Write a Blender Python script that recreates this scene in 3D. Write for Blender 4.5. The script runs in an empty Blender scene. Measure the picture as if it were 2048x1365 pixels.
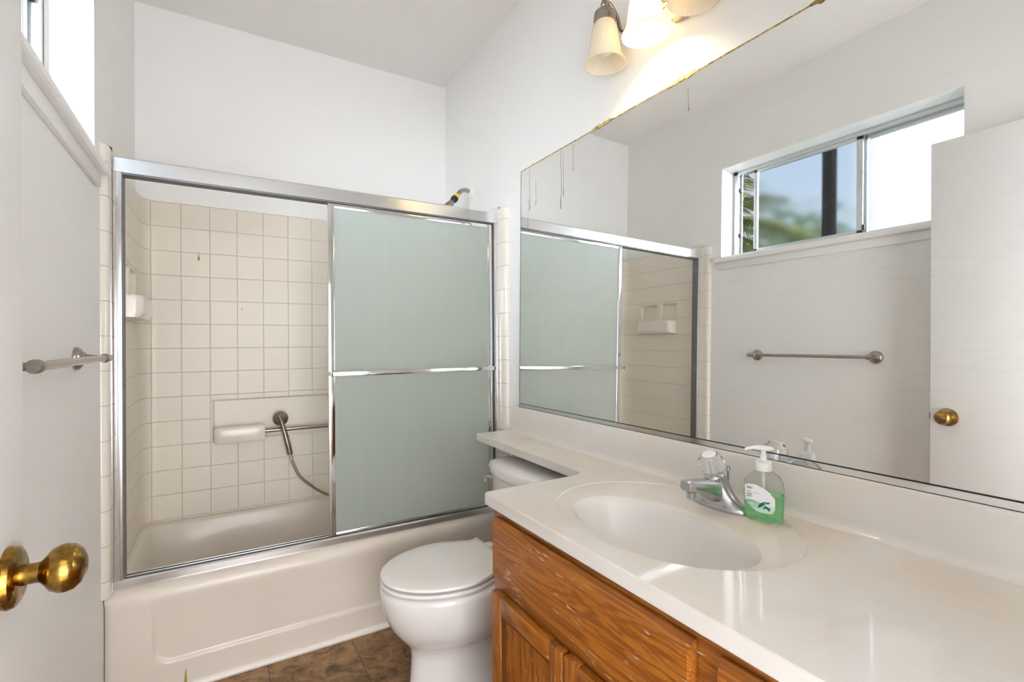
import bpy, bmesh, math, random
from mathutils import Vector, Matrix
random.seed(7)
R = math.radians
SC = bpy.context.scene
COL = SC.collection

# ------------------------------------------------------------------ camera
def setup_camera():
    yaw, pitch, roll, f = .5373, .0029, -.0065, 977.0
    cy, sy, cp, sp = math.cos(yaw), math.sin(yaw), math.cos(pitch), math.sin(pitch)
    fwd = Vector((sy*cp, cy*cp, sp)); right = Vector((cy, -sy, 0)); up = right.cross(fwd)
    cr, sr = math.cos(roll), math.sin(roll)
    r2 = right*cr + up*sr; u2 = up*cr - right*sr
    cam = bpy.data.cameras.new('camera')
    cam.sensor_width = 36; cam.lens = f/2048*36; cam.clip_start = .02; cam.clip_end = 200
    o = bpy.data.objects.new('camera', cam); COL.objects.link(o)
    m = Matrix(((r2.x, u2.x, -fwd.x, .3341), (r2.y, u2.y, -fwd.y, 0), (r2.z, u2.z, -fwd.z, 1.1975), (0, 0, 0, 1)))
    o.matrix_world = m
    SC.camera = o
setup_camera()

# ------------------------------------------------------------------ world, sun, light, exposure
def setup_light():
    w = bpy.data.worlds.new('sky'); SC.world = w; w.use_nodes = True
    nt = w.node_tree; nt.nodes.clear()
    out = nt.nodes.new('ShaderNodeOutputWorld'); bg = nt.nodes.new('ShaderNodeBackground')
    tc = nt.nodes.new('ShaderNodeTexCoord'); sx = nt.nodes.new('ShaderNodeSeparateXYZ'); rp = nt.nodes.new('ShaderNodeValToRGB')
    nt.links.new(tc.outputs['Generated'], sx.inputs[0]); nt.links.new(sx.outputs['Z'], rp.inputs[0])
    e = rp.color_ramp.elements
    e[0].position = 0; e[0].color = (.86, .92, 1, 1); e[1].position = .6; e[1].color = (.42, .63, .90, 1)
    nt.links.new(rp.outputs[0], bg.inputs[0]); bg.inputs[1].default_value = .62
    nt.links.new(bg.outputs[0], out.inputs[0])
    s = bpy.data.lights.new('sun', 'SUN'); s.energy = 2.1; s.angle = R(1); s.color = (1, .95, .86)
    so = bpy.data.objects.new('sun', s); COL.objects.link(so); so.rotation_euler = (R(10), R(48), 0)   # high over the roof, onto the neighbour's wall
    # added fill light in the unseen hallway, upright and facing the open doorway
    a = bpy.data.lights.new('hallway_fill', 'AREA'); a.shape = 'RECTANGLE'; a.size = 2.2; a.size_y = 1.9; a.energy = 62; a.color = (.95, .968, 1)
    ao = bpy.data.objects.new('hallway_fill', a); COL.objects.link(ao); ao.location = (.72, -1.5, 1.2); ao.rotation_euler = (R(104), 0, R(9))
    # daylight arriving at the window from the open sky
    d = bpy.data.lights.new('window_daylight', 'AREA'); d.shape = 'RECTANGLE'; d.size = 1.9; d.size_y = 1.5; d.energy = 360; d.color = (.90, .95, 1)
    do = bpy.data.objects.new('window_daylight', d); COL.objects.link(do); do.location = (-1.7, .0, 2.5)
    do.rotation_euler = (Vector((0, 1.5, 2.0))-Vector(do.location)).to_track_quat('-Z', 'Y').to_euler()
    vs = SC.view_settings
    SC.display_settings.display_device = 'sRGB'
    vs.view_transform = 'Standard'; vs.look = 'None'; vs.gamma = 1; vs.use_curve_mapping = False; vs.exposure = .66
    SC.cycles.diffuse_bounces = 8; SC.cycles.max_bounces = 16; SC.cycles.transmission_bounces = 12; SC.cycles.transparent_max_bounces = 16
setup_light()

# ------------------------------------------------------------------ materials
class NT:
    def __init__(s, name):
        s.m = bpy.data.materials.new(name); s.m.use_nodes = True
        s.t = s.m.node_tree; s.t.nodes.clear()
        s.out = s.n('ShaderNodeOutputMaterial')
    def n(s, ty, **kw):
        q = s.t.nodes.new(ty)
        for k, v in kw.items(): setattr(q, k, v)
        return q
    def l(s, a, b): s.t.links.new(a, b)
    def val(s, sock, v):
        if hasattr(v, 'is_linked') or hasattr(v, 'links'): s.l(v, sock)
        else: sock.default_value = v
    def math(s, op, a, b=0.0, c=0.0):
        q = s.n('ShaderNodeMath', operation=op)
        for i, v in enumerate((a, b, c)): s.val(q.inputs[i], v)
        return q.outputs[0]
    def mix(s, fac, a, b):
        q = s.n('ShaderNodeMix', data_type='RGBA')
        s.val(q.inputs[0], fac); s.val(q.inputs[6], a if not isinstance(a, tuple) else (*a[:3], 1)); s.val(q.inputs[7], b if not isinstance(b, tuple) else (*b[:3], 1))
        return q.outputs[2]
    def noise(s, vec, scale, detail=3, rough=.5, dist=0):
        q = s.n('ShaderNodeTexNoise'); q.inputs['Scale'].default_value = scale; q.inputs['Detail'].default_value = detail
        q.inputs['Roughness'].default_value = rough; q.inputs['Distortion'].default_value = dist
        if vec is not None: s.l(vec, q.inputs['Vector'])
        return q.outputs['Fac']
    def ramp(s, fac, p0, p1, c0=(0, 0, 0), c1=(1, 1, 1)):
        q = s.n('ShaderNodeValToRGB'); s.l(fac, q.inputs[0]); e = q.color_ramp.elements
        e[0].position, e[1].position = p0, p1; e[0].color = (*c0, 1); e[1].color = (*c1, 1)
        return q.outputs[0]
    def obj(s): return s.n('ShaderNodeTexCoord').outputs['Object']
    def mapped(s, vec, scale=(1, 1, 1), rot=(0, 0, 0)):
        q = s.n('ShaderNodeMapping'); q.inputs['Scale'].default_value = scale; q.inputs['Rotation'].default_value = rot
        s.l(vec, q.inputs['Vector']); return q.outputs[0]
    def bump(s, h, dist=.001, strength=1):
        q = s.n('ShaderNodeBump'); q.inputs['Distance'].default_value = dist; q.inputs['Strength'].default_value = strength
        s.l(h, q.inputs['Height']); return q.outputs[0]
    def bsdf(s, color=(.8, .8, .8), rough=.5, metal=0, trans=0, ior=1.45, normal=None, coat=0, spec=.5, alpha=1, link=True):
        q = s.n('ShaderNodeBsdfPrincipled')
        s.val(q.inputs['Base Color'], (*color[:3], 1) if isinstance(color, tuple) else color)
        s.val(q.inputs['Roughness'], rough); q.inputs['Metallic'].default_value = metal
        q.inputs['Transmission Weight'].default_value = trans; q.inputs['IOR'].default_value = ior
        q.inputs['Coat Weight'].default_value = coat; q.inputs['Coat Roughness'].default_value = .05
        q.inputs['Specular IOR Level'].default_value = spec
        if normal is not None: s.l(normal, q.inputs['Normal'])
        if link: s.l(q.outputs[0], s.out.inputs[0])
        return q.outputs[0]
    def mixs(s, fac, a, b, link=True):
        q = s.n('ShaderNodeMixShader'); s.val(q.inputs[0], fac); s.l(a, q.inputs[1]); s.l(b, q.inputs[2])
        if link: s.l(q.outputs[0], s.out.inputs[0])
        return q.outputs[0]

def simple(name, color, rough=.5, metal=0, **kw):
    t = NT(name); t.bsdf(color, rough, metal, **kw); return t.m

def m_paint(name, color, rough=.55, size=260, dist=.0006):
    t = NT(name); v = t.obj()
    a = t.noise(v, size, 2, .6); b = t.noise(v, size*.3, 2)
    h = t.math('ADD', t.ramp(a, .42, .62), t.math('MULTIPLY', b, .3))
    t.bsdf(color, rough, normal=t.bump(h, dist, .5), spec=.35)
    return t.m
M = {}
M['wall'] = m_paint('wall_paint', (.855, .848, .84), .55, 260, .00008)
M['ceiling'] = m_paint('ceiling_paint', (.82, .795, .78), .8, 160)
M['door'] = m_paint('door_paint', (.84, .84, .84), .4, 60, .0002)
M['trim'] = simple('trim_paint', (.86, .85, .84), .35)
M['porcelain'] = simple('white_porcelain', (.80, .785, .77), .08, coat=.3)
M['seat'] = simple('white_seat_plastic', (.84, .82, .80), .22)
M['chrome'] = simple('polished_chrome', (.80, .81, .83), .09, 1)
M['alum'] = simple('bright_aluminium', (.86, .87, .89), .2, 1)
M['winalum'] = simple('mill_aluminium', (.66, .68, .71), .42, 1)
M['dark'] = simple('black_rubber_gap_shade', (.012, .012, .012), .6)
M['grey_channel'] = simple('grey_channel', (.13, .13, .135), .45, .5)
def m_nickel():
    t = NT('brushed_nickel'); v = t.mapped(t.obj(), (60, 400, 400)); n = t.noise(v, 6, 2)
    t.bsdf(t.mix(n, (.31, .265, .225), (.46, .405, .355)), .27, 1); return t.m
M['nickel'] = m_nickel()
M['bronze'] = simple('dark_nickel', (.30, .25, .20), .3, 1)
def m_brass():
    t = NT('antique_brass'); n = t.noise(t.obj(), 45, 5, .7)
    c = t.mix(t.ramp(n, .4, .65), (.43, .255, .05), (.15, .08, .02))
    t.bsdf(c, t.ramp(n, .3, .7, (.10,)*3, (.32,)*3), 1); return t.m
M['brass'] = m_brass()
def m_faucet():
    t = NT('worn_chrome'); n = t.noise(t.obj(), 40, 4, .6)
    t.bsdf(t.mix(n, (.46, .46, .48), (.62, .62, .65)), .24, 1); return t.m
M['faucet'] = m_faucet()
def m_mirror():
    t = NT('old_mirror_glass'); v = t.obj()
    sm = t.noise(t.mapped(v, (1, 1.2, 3.4), (.5, 0, 0)), 2.6, 6, .62, 1.6)
    fine = t.noise(t.mapped(v, (1, 3, 40), (.55, 0, 0)), 3, 3, .6, .6)
    f = t.math('MULTIPLY', t.ramp(sm, .50, .78), t.ramp(fine, .35, .75))
    g = t.bsdf((.885, .895, .88), .012, 1, link=False)
    d = t.bsdf((.9, .9, .9), .6, link=False)
    t.mixs(t.math('ADD', t.math('MULTIPLY', f, .13), .035), g, d)
    return t.m
M['mirror'] = m_mirror()
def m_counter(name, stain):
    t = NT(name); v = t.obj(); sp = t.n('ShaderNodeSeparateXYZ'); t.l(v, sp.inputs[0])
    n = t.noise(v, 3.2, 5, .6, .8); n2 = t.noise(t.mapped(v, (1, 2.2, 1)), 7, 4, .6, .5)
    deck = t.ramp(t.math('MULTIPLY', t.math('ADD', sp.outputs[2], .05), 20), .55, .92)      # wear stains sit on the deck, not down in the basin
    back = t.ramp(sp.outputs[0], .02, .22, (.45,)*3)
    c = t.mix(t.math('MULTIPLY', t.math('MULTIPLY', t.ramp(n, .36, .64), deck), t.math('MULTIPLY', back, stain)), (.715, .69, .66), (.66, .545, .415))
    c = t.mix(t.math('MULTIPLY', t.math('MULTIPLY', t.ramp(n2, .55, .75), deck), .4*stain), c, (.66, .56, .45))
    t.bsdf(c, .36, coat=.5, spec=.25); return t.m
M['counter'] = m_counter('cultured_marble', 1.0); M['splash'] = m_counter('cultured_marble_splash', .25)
def m_acrylic_white(name, c, r=.22):
    t = NT(name); v = t.obj(); n = t.noise(v, 5, 5, .65)
    t.bsdf(t.mix(t.ramp(n, .45, .75), c, tuple(x*.95 for x in c)), r, coat=.15); return t.m
M['tub'] = m_acrylic_white('tub_acrylic', (.71, .645, .57), .3)
def m_surround():
    t = NT('moulded_tile_surround'); uv = t.n('ShaderNodeUVMap'); sp = t.n('ShaderNodeSeparateXYZ'); t.l(uv.outputs[0], sp.inputs[0])
    def line(s):
        fr = t.math('FRACT', t.math('ADD', s, .5)); d = t.math('ABSOLUTE', t.math('SUBTRACT', fr, .5))
        return t.ramp(d, .005, .017)
    mn = t.math('MINIMUM', line(sp.outputs[0]), line(sp.outputs[1]))
    n = t.noise(t.obj(), 3, 4, .6)
    base = t.mix(n, (.78, .72, .635), (.75, .68, .58))
    t.bsdf(t.mix(mn, (.64, .57, .48), base), .34, normal=t.bump(mn, .0022, .8)); return t.m
M['surround'] = m_surround()
M['bullnose'] = m_acrylic_white('edge_trim_gloss', (.78, .72, .64), .16)
def m_edge():
    t = NT('edge_tile'); sp = t.n('ShaderNodeSeparateXYZ'); t.l(t.obj(), sp.inputs[0])
    fr = t.math('FRACT', t.math('MULTIPLY', sp.outputs[2], 1/.114)); d = t.math('ABSOLUTE', t.math('SUBTRACT', fr, .5))
    ln = t.ramp(d, .006, .02)
    t.bsdf(t.mix(ln, (.60, .52, .44), (.77, .715, .64)), .15, normal=t.bump(ln, .0015, .8), coat=.3); return t.m
M['edge_tile'] = m_edge()
def m_frost(name, tint, rough, tr, transw=.45, clear=0, ior=1.18):
    t = NT(name); v = t.obj()
    n = t.noise(v, 320, 2, .5)
    g = t.bsdf(tint, rough, trans=1, ior=ior, normal=t.bump(n, .0004, .35), link=False)
    st = t.noise(t.mapped(v, (38, 1, 1.3)), 1, 4, .6)
    cc = t.mix(t.ramp(st, .48, .75), tr, tuple(x*1.05 for x in tr))
    q = t.n('ShaderNodeBsdfTranslucent'); t.l(cc, q.inputs[0])
    d = t.bsdf(cc, .35, link=False)
    a = t.mixs(.38, q.outputs[0], d, link=False)
    b = t.mixs(transw, g, a, link=clear == 0)
    if clear:
        p = t.n('ShaderNodeBsdfTransparent'); p.inputs[0].default_value = (*tint, 1); t.mixs(clear, b, p.outputs[0])
    return t.m
M['frost'] = m_frost('obscure_shower_glass', (.90, .955, .94), .40, (.70, .775, .755), .5)
M['winfrost'] = m_frost('obscure_window_glass', (.93, .97, 1), .24, (.85, .92, .95), .0, .13, 1.09)
def m_oak(name, axis):
    t = NT(name); v = t.obj()
    st = {'y': (7, .55, 7), 'z': (7, 7, .55)}[axis]
    vm = t.mapped(v, st)
    a = t.noise(vm, 2.2, 4, .55, 1.1)
    rings = t.math('ABSOLUTE', t.math('SUBTRACT', t.math('FRACT', t.math('MULTIPLY', a, 9)), .5))
    vm2 = t.mapped(v, {'y': (140, 5, 140), 'z': (140, 140, 5)}[axis])
    pores = t.noise(vm2, 3, 3, .6)
    c = t.mix(t.ramp(rings, .05, .45), (.235, .066, .007), (.40, .138, .016))
    c = t.mix(t.math('MULTIPLY', t.ramp(pores, .52, .70), .55), c, (.15, .042, .007))
    # worn pale scratches where the finish has lifted
    sc = t.noise(t.mapped(v, {'y': (95, 8, 95), 'z': (95, 95, 8)}[axis]), 2.4, 2, .5)
    zone = t.noise(v, 6, 2, .5)
    w = t.math('MULTIPLY', t.ramp(sc, .66, .69), t.ramp(zone, .42, .55))
    c = t.mix(t.math('MULTIPLY', w, .75), c, (.66, .56, .47))
    t.bsdf(c, .34, normal=t.bump(pores, .0004, .5), coat=.12); return t.m
M['oak_h'] = m_oak('oak_grain_across', 'y'); M['oak_v'] = m_oak('oak_grain_upright', 'z')
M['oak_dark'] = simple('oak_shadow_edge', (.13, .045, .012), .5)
def m_floor():
    t = NT('brown_stone_tile'); v = t.obj()
    sp = t.n('ShaderNodeSeparateXYZ'); t.l(v, sp.inputs[0])
    def line(s, off, w):
        d = t.math('ABSOLUTE', t.math('SUBTRACT', t.math('FRACT', t.math('ADD', t.math('MULTIPLY', t.math('SUBTRACT', s, off), 1/w), .5)), .5))
        return t.ramp(d, .002, .006)
    mn = t.math('MINIMUM', line(sp.outputs[0], .784, .305), line(sp.outputs[1], 1.735, .305))
    n = t.noise(v, 13, 8, .68, 1.4); n2 = t.noise(t.mapped(v, (1, 1.8, 1), (0, 0, .6)), 5, 5, .6, 2.2)
    c = t.mix(t.ramp(n, .35, .68), (.085, .04, .014), (.38, .21, .09))
    c = t.mix(t.math('MULTIPLY', t.ramp(n2, .5, .62), .6), c, (.40, .25, .13))
    c = t.mix(mn, (.05, .03, .018), c)
    t.bsdf(c, .42, normal=t.bump(t.math('MULTIPLY', mn, n), .003, .6)); return t.m
M['floor'] = m_floor()
M['clear'] = simple('clear_acrylic', (.97, .975, .98), .10, trans=.9, ior=1.3)
M['bottle'] = simple('clear_bottle_plastic', (.95, .985, .965), .04, trans=1, ior=1.12)
M['soap'] = simple('green_liquid_soap', (.42, .90, .50), .05, trans=.8, ior=1.15)
M['pump'] = simple('white_pump_plastic', (.86, .86, .85), .3)
def m_label():
    t = NT('soap_label_print'); sp = t.n('ShaderNodeSeparateXYZ'); uv = t.n('ShaderNodeUVMap'); t.l(uv.outputs[0], sp.inputs[0])
    u, v = sp.outputs[0], sp.outputs[1]
    edge = t.math('ADD', t.math('MULTIPLY', t.math('SINE', t.math('MULTIPLY', u, 5.2)), .07), .36)
    f = t.ramp(t.math('ADD', t.math('SUBTRACT', edge, v), .5), .49, .52)
    g = t.mix(u, (.10, .40, .27), (.66, .80, .74))
    g2 = t.mix(t.ramp(v, .05, .35), (.62, .80, .72), g)
    t.bsdf(t.mix(f, (.88, .88, .90), g2), .3); return t.m
M['label'] = m_label()
M['ink_purple'] = simple('purple_ink', (.05, .03, .16), .5)
M['ink_gold'] = simple('gold_ink', (.45, .30, .06), .5)
M['ink_grey'] = simple('grey_ink', (.25, .30, .30), .5)
M['ink_green'] = simple('dark_green_ink', (.015, .16, .09), .5)
M['ink_white'] = simple('white_ink', (.86, .9, .88), .5)
def m_shade(name, c, k):
    t = NT(name); q = t.n('ShaderNodeBsdfTranslucent'); q.inputs[0].default_value = (*c, 1)
    d = t.bsdf(c, .25, link=False); t.mixs(k, q.outputs[0], d); return t.m
M['shade'] = m_shade('amber_frosted_glass', (.95, .905, .80), .45)
def m_emit(name, c, s):
    t = NT(name); e = t.n('ShaderNodeEmission'); e.inputs[0].default_value = (*c, 1); e.inputs[1].default_value = s
    t.l(e.outputs[0], t.out.inputs[0]); return t.m
M['bulb_on'] = m_emit('glowing_bulb', (1, .81, .55), 190)
M['bulb_off'] = simple('unlit_bulb', (.85, .82, .76), .3)
def m_goo():
    t = NT('yellowed_adhesive'); n = t.noise(t.obj(), 60, 4, .7)
    t.bsdf(t.mix(t.ramp(n, .35, .62), (.13, .085, .02), (.62, .45, .14)), .6); return t.m
M['goo'] = m_goo()
M['drip'] = simple('brown_drip', (.09, .08, .07), .6)
M['yellow_drip'] = simple('yellow_green_drip', (.36, .30, .06), .5)
M['tape'] = simple('yellow_thread_tape', (.70, .50, .04), .5)
M['leaf'] = simple('palm_leaf', (.15, .165, .035), .55)
M['leaf2'] = simple('hedge_leaf', (.10, .19, .06), .7)
M['bark'] = simple('palm_bark', (.16, .11, .07), .9)
M['grass'] = simple('lawn', (.10, .16, .05), .9)
M['stucco'] = simple('neighbour_stucco', (.86, .85, .83), .9)
M['post'] = simple('dark_painted_post', (.002, .002, .0022), .95, spec=0)
M['caulk'] = simple('white_caulk', (.84, .80, .74), .35)

# ------------------------------------------------------------------ builders
ORIG = {}
def finish(bm, name, mat, parent=None, smooth=True, angle=33, uvf=None):
    bmesh.ops.remove_doubles(bm, verts=bm.verts, dist=1e-6)
    bmesh.ops.recalc_face_normals(bm, faces=bm.faces)
    off = Vector((0, 0, 0))
    if parent is not None: off = ORIG[parent.as_pointer()]
    if uvf:
        L = bm.loops.layers.uv.new('UVMap')
        for f in bm.faces:
            for lp in f.loops: lp[L].uv = uvf(lp.vert.co, f)
    for e in bm.edges:
        if len(e.link_faces) == 2 and e.calc_face_angle(0) > R(angle): e.smooth = False
    for f in bm.faces: f.smooth = smooth
    me = bpy.data.meshes.new(name)
    for v in bm.verts: v.co -= off
    bm.to_mesh(me); bm.free()
    if mat is not None: me.materials.append(M[mat] if isinstance(mat, str) else mat)
    o = bpy.data.objects.new(name, me); COL.objects.link(o)
    if parent is not None:
        o.parent = parent; ORIG[o.as_pointer()] = off
    else: ORIG[o.as_pointer()] = Vector((0, 0, 0))
    return o
def tag(o, label=None, cat=None, group=None, kind=None):
    if label: o['label'] = label
    if cat: o['category'] = cat
    if group: o['group'] = group
    if kind: o['kind'] = kind
    return o
def thing(name, loc, label=None, cat=None, group=None, kind=None):
    o = bpy.data.objects.new(name, None); COL.objects.link(o); o.location = loc; o.empty_display_size = .05
    ORIG[o.as_pointer()] = Vector(loc)
    return tag(o, label, cat, group, kind)
def struct(name, bm, mat, label=None, cat=None, **kw):
    return tag(finish(bm, name, mat, **kw), label, cat, kind='structure')

def box(bm, x0, x1, y0, y1, z0, z1, bev=0, seg=2):
    vs = [bm.verts.new((x, y, z)) for x in (x0, x1) for y in (y0, y1) for z in (z0, z1)]
    fs = [bm.faces.new([vs[i] for i in q]) for q in ((0, 1, 3, 2), (4, 6, 7, 5), (0, 4, 5, 1), (2, 3, 7, 6), (0, 2, 6, 4), (1, 5, 7, 3))]
    if bev:
        es = {e for f in fs for e in f.edges}
        bmesh.ops.bevel(bm, geom=list(es), offset=bev, segments=seg, profile=.5, affect='EDGES')
def BX(*a, **k):
    bm = bmesh.new(); box(bm, *a, **k); return bm
def loft(bm, rings, cap0=True, cap1=True, closed=True):
    vr = [[bm.verts.new(p) for p in r] for r in rings]
    n = len(vr[0])
    for a, b in zip(vr, vr[1:]):
        for i in range(n if closed else n-1):
            j = (i+1) % n; bm.faces.new((a[i], a[j], b[j], b[i]))
    if cap0: bm.faces.new(vr[0][::-1])
    if cap1: bm.faces.new(vr[-1])
    return vr
def frame_of(d):
    d = Vector(d).normalized(); a = Vector((0, 0, 1)) if abs(d.z) < .9 else Vector((0, 1, 0))
    u = d.cross(a).normalized(); return d, u, d.cross(u).normalized()
def tube(bm, pts, r, n=14, cap=True):
    pts = [Vector(p) for p in pts]; rs = r if isinstance(r, (list, tuple)) else [r]*len(pts)
    d, u, v = frame_of(pts[1]-pts[0]); rings = []
    for i, p in enumerate(pts):
        t = (pts[min(i+1, len(pts)-1)] - pts[max(i-1, 0)]).normalized()
        u = (u - t*u.dot(t)).normalized(); v = t.cross(u)
        rings.append([p + (u*math.cos(2*math.pi*k/n) + v*math.sin(2*math.pi*k/n))*rs[i] for k in range(n)])
    loft(bm, rings, cap, cap)
def lathe(bm, prof, o, axis=(0, 0, 1), n=32, mod=None, caps=True):
    d, u, v = frame_of(axis); o = Vector(o); rings = []
    for r, h in prof:
        rr = []
        for k in range(n):
            a = 2*math.pi*k/n; q = max(r, 1e-4)*(mod(a, h) if mod else 1)
            rr.append(o + d*h + (u*math.cos(a) + v*math.sin(a))*q)
        rings.append(rr)
    loft(bm, rings, caps, caps)
def spline(ctrl, n=10):
    P = [Vector(p) for p in ctrl]; P = [P[0]*2-P[1]] + P + [P[-1]*2-P[-2]]; out = []
    for i in range(1, len(P)-2):
        a, b, c, d = P[i-1:i+3]
        for k in range(n):
            t = k/n
            out.append(.5*((2*b) + (c-a)*t + (2*a-5*b+4*c-d)*t*t + (3*b-a-3*c+d)*t**3))
    out.append(P[-2]); return out
def fillet_path(pts, n=6):
    """pts: (x, y, r) closed polygon -> rounded outline"""
    out = []; N = len(pts)
    for i, (x, y, r) in enumerate(pts):
        p = Vector((x, y)); a = Vector(pts[i-1][:2]); b = Vector(pts[(i+1) % N][:2])
        if r <= 0: out.append(p); continue
        da = (a-p).normalized(); db = (b-p).normalized(); ang = da.angle(db); t = r/math.tan(ang/2)
        c = p + (da+db).normalized()*(r/math.sin(ang/2)); s = p+da*t-c; e = p+db*t-c
        a0 = math.atan2(s.y, s.x); a1 = math.atan2(e.y, e.x); dd = (a1-a0+math.pi) % (2*math.pi)-math.pi
        for k in range(n+1):
            q = a0+dd*k/n; out.append(c+Vector((math.cos(q), math.sin(q)))*r)
    return out
def inset(poly, d):
    N = len(poly); out = []
    area = sum(poly[i-1].x*poly[i].y-poly[i].x*poly[i-1].y for i in range(N)); sg = 1 if area > 0 else -1
    for i in range(N):
        e1 = (poly[i]-poly[i-1]).normalized(); e2 = (poly[(i+1) % N]-poly[i]).normalized()
        n1 = Vector((-e1.y, e1.x))*sg; n2 = Vector((-e2.y, e2.x))*sg; m = (n1+n2)
        m = m/(max(m.length_squared, .3)/2); out.append(poly[i]+m*d)
    return out

# ------------------------------------------------------------------ the room
W, YB, H = 1.530, 2.796, 2.772
WY0, WY1, WZ0, WZ1 = .786, 1.968, 1.775, 2.338     # window opening
def room():
    struct('floor', BX(-.16, 1.75, -.2, 2.95, -.06, 0), 'floor', 'brown stone-look tile floor between tub and vanity', 'floor')
    struct('ceiling', BX(-.16, 1.75, -.2, 2.95, H, H+.1), 'ceiling', 'plain off-white bathroom ceiling', 'ceiling')
    bm = bmesh.new()
    box(bm, -.16, 0, -.2, WY0, 0, H); box(bm, -.16, 0, WY0, WY1, 0, WZ0); box(bm, -.16, 0, WY0, WY1, WZ1, H)
    box(bm, -.16, 0, WY1, 2.04, 0, H); box(bm, -.16, 0, 2.04, 2.95, 1.852, H); box(bm, -.16, -.045, 2.04, 2.95, 0, 1.852); box(bm, -.045, 0, 2.04, 2.95, 0, .364)
    struct('wall_left', bm, 'wall', 'white textured wall with the window and towel bar', 'wall')
    bm = bmesh.new()
    box(bm, W, W+.15, -.2, 2.04, 0, H); box(bm, W, W+.15, 2.04, 2.95, 1.852, H); box(bm, W+.045, W+.15, 2.04, 2.95, 0, 1.852); box(bm, W, W+.045, 2.04, 2.95, 0, .364)
    struct('wall_right', bm, 'wall', 'white wall behind the vanity mirror', 'wall')
    bm = bmesh.new()
    box(bm, 0, W, YB, 2.95, 1.852, H); box(bm, 0, W, YB+.05, 2.95, 0, 1.852)
    struct('wall_back', bm, 'wall', 'white wall above the tub surround', 'wall')
    # front wall with the doorway the camera looks in through
    bm = bmesh.new()
    box(bm, -.16, .06, -.26, -.14, 0, H); box(bm, .86, 1.75, -.26, -.14, 0, H); box(bm, .06, .86, -.26, -.14, 2.12, H)
    struct('wall_front', bm, 'wall', 'wall holding the open bathroom doorway', 'wall')
    # hallway behind the doorway
    bm = bmesh.new()
    box(bm, -1.3, 2.6, -1.95, -1.85, 0, 2.6); box(bm, -1.4, -1.3, -1.95, -.2, 0, 2.6); box(bm, 2.6, 2.7, -1.95, -.2, 0, 2.6)
    box(bm, -1.3, -.16, -.26, -.16, 0, 2.6); box(bm, 1.75, 2.6, -.26, -.16, 0, 2.6)
    struct('wall_hallway', bm, 'wall', 'pale walls of the hallway outside the bathroom door', 'wall')
    struct('floor.001', BX(-1.4, 2.7, -1.95, -.2, -.06, 0), 'stucco', 'pale hallway floor outside the door', 'floor')
    struct('ceiling.001', BX(-1.4, 2.7, -1.95, -.26, 2.6, 2.7), 'ceiling', 'hallway ceiling outside the door', 'ceiling')
    # window sill with apron below
    bm = bmesh.new()
    pl = [Vector(p) for p in ((-.1165, WY0+.001), (0.0005, WY0+.001), (0.0005, WY0-.03), (.034, WY0-.03), (.034, 1.997), (.0005, 1.997), (.0005, WY1-.001), (-.1165, WY1-.001))]
    sh = lambda d: [Vector((p.x-(d if p.x > .01 else 0), p.y+(d if p.y < WY0 else -d if p.y > WY1 else 0))) for p in pl]
    loft(bm, [[(p.x, p.y, z) for p in sh(d)] for d, z in ((.006, 1.7355), (.001, 1.740), (0, 1.748), (.002, 1.757), (.007, 1.764), (.013, 1.767))])
    struct('trim_1', bm, 'trim', 'white painted sill board under the window', 'window sill')
    bm = bmesh.new(); box(bm, .0, .013, WY0-.012, 1.972, 1.692, 1.7352, .002)
    struct('trim_2', bm, 'trim', 'narrow white apron strip beneath the sill board', 'trim')
    bm = bmesh.new(); box(bm, -.116, -.0005, WY1-.006, WY1+.001, 1.767, WZ1-.0005); box(bm, -.116, -.0005, WY0-.001, WY0+.006, 1.767, WZ1-.0005)
    box(bm, -.116, -.0005, WY0+.006, WY1-.006, WZ1-.006, WZ1+.001)
    struct('trim_4', bm, 'trim', 'smooth white lining of the window reveal', 'trim')
    # caulk strip on the floor along the tub
    bm = bmesh.new(); tube(bm, [(.0, 2.048, .008), (1.52, 2.048, .008)], .013, 10)
    struct('trim_3', bm, 'caulk', 'white rounded strip where tub apron meets floor', 'trim')
room()

def window():
    t = thing('window_1', (-.13, 1.377, WZ0), 'horizontal sliding aluminium window with frosted panes, slid slightly open', 'window', kind='structure')
    x0, x1 = -.158, -.117
    y0, y1, z0, z1 = WY0+.002, WY1-.002, 1.7685, WZ1-.002
    bm = bmesh.new(); w = .028
    for a in ((y0, y0+w, z0, z1), (y1-w-.008, y1, z0, z1), (y0, y1, z0, z0+.035), (y0, y1, z1-w, z1)): box(bm, x0, x1, *a, bev=.002)
    box(bm, x0+.012, x0+.016, y1-w-.022, y1-w-.006, z0, z1)
    fr = finish(bm, 'window_frame', 'winalum', t)
    # sliding sash
    sx0, sx1 = -.137, -.121; a, b = 1.226, 1.824; c, d = z0+.034, z1-.027
    bm = bmesh.new()
    for q in ((a, a+.030, c, d), (b-.022, b, c, d), (a, b, c, c+.016), (a, b, d-.02, d)): box(bm, sx0, sx1, *q, bev=.0015)
    sash = finish(bm, 'sash', 'winalum', t)
    finish(BX(-.1305, -.1275, a+.026, b-.018, c+.012, d-.016), 'pane', 'winfrost', sash)
    finish(BX(-.1205, -.112, a-.012, a+.002, c+.012, c+.04, bev=.002), 'latch', 'dark', sash)
    # fixed light
    bm = bmesh.new()
    for q in ((1.214, 1.226, z0+.034, z1-.027), (y0+w, 1.22, z1-.05, z1-.027)): box(bm, -.154, -.139, *q, bev=.001)
    fx = finish(bm, 'fixed_light_frame', 'winalum', t)
    finish(BX(-.149, -.146, y0+.02, 1.22, z0+.03, z1-.04), 'pane', 'winfrost', fx)
    for z in (2.20, 1.91): finish(BX(-.142, -.128, y1-w-.020, y1-w-.008, z, z+.024, bev=.001), 'screen_clip', 'dark', t)
window()

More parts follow.
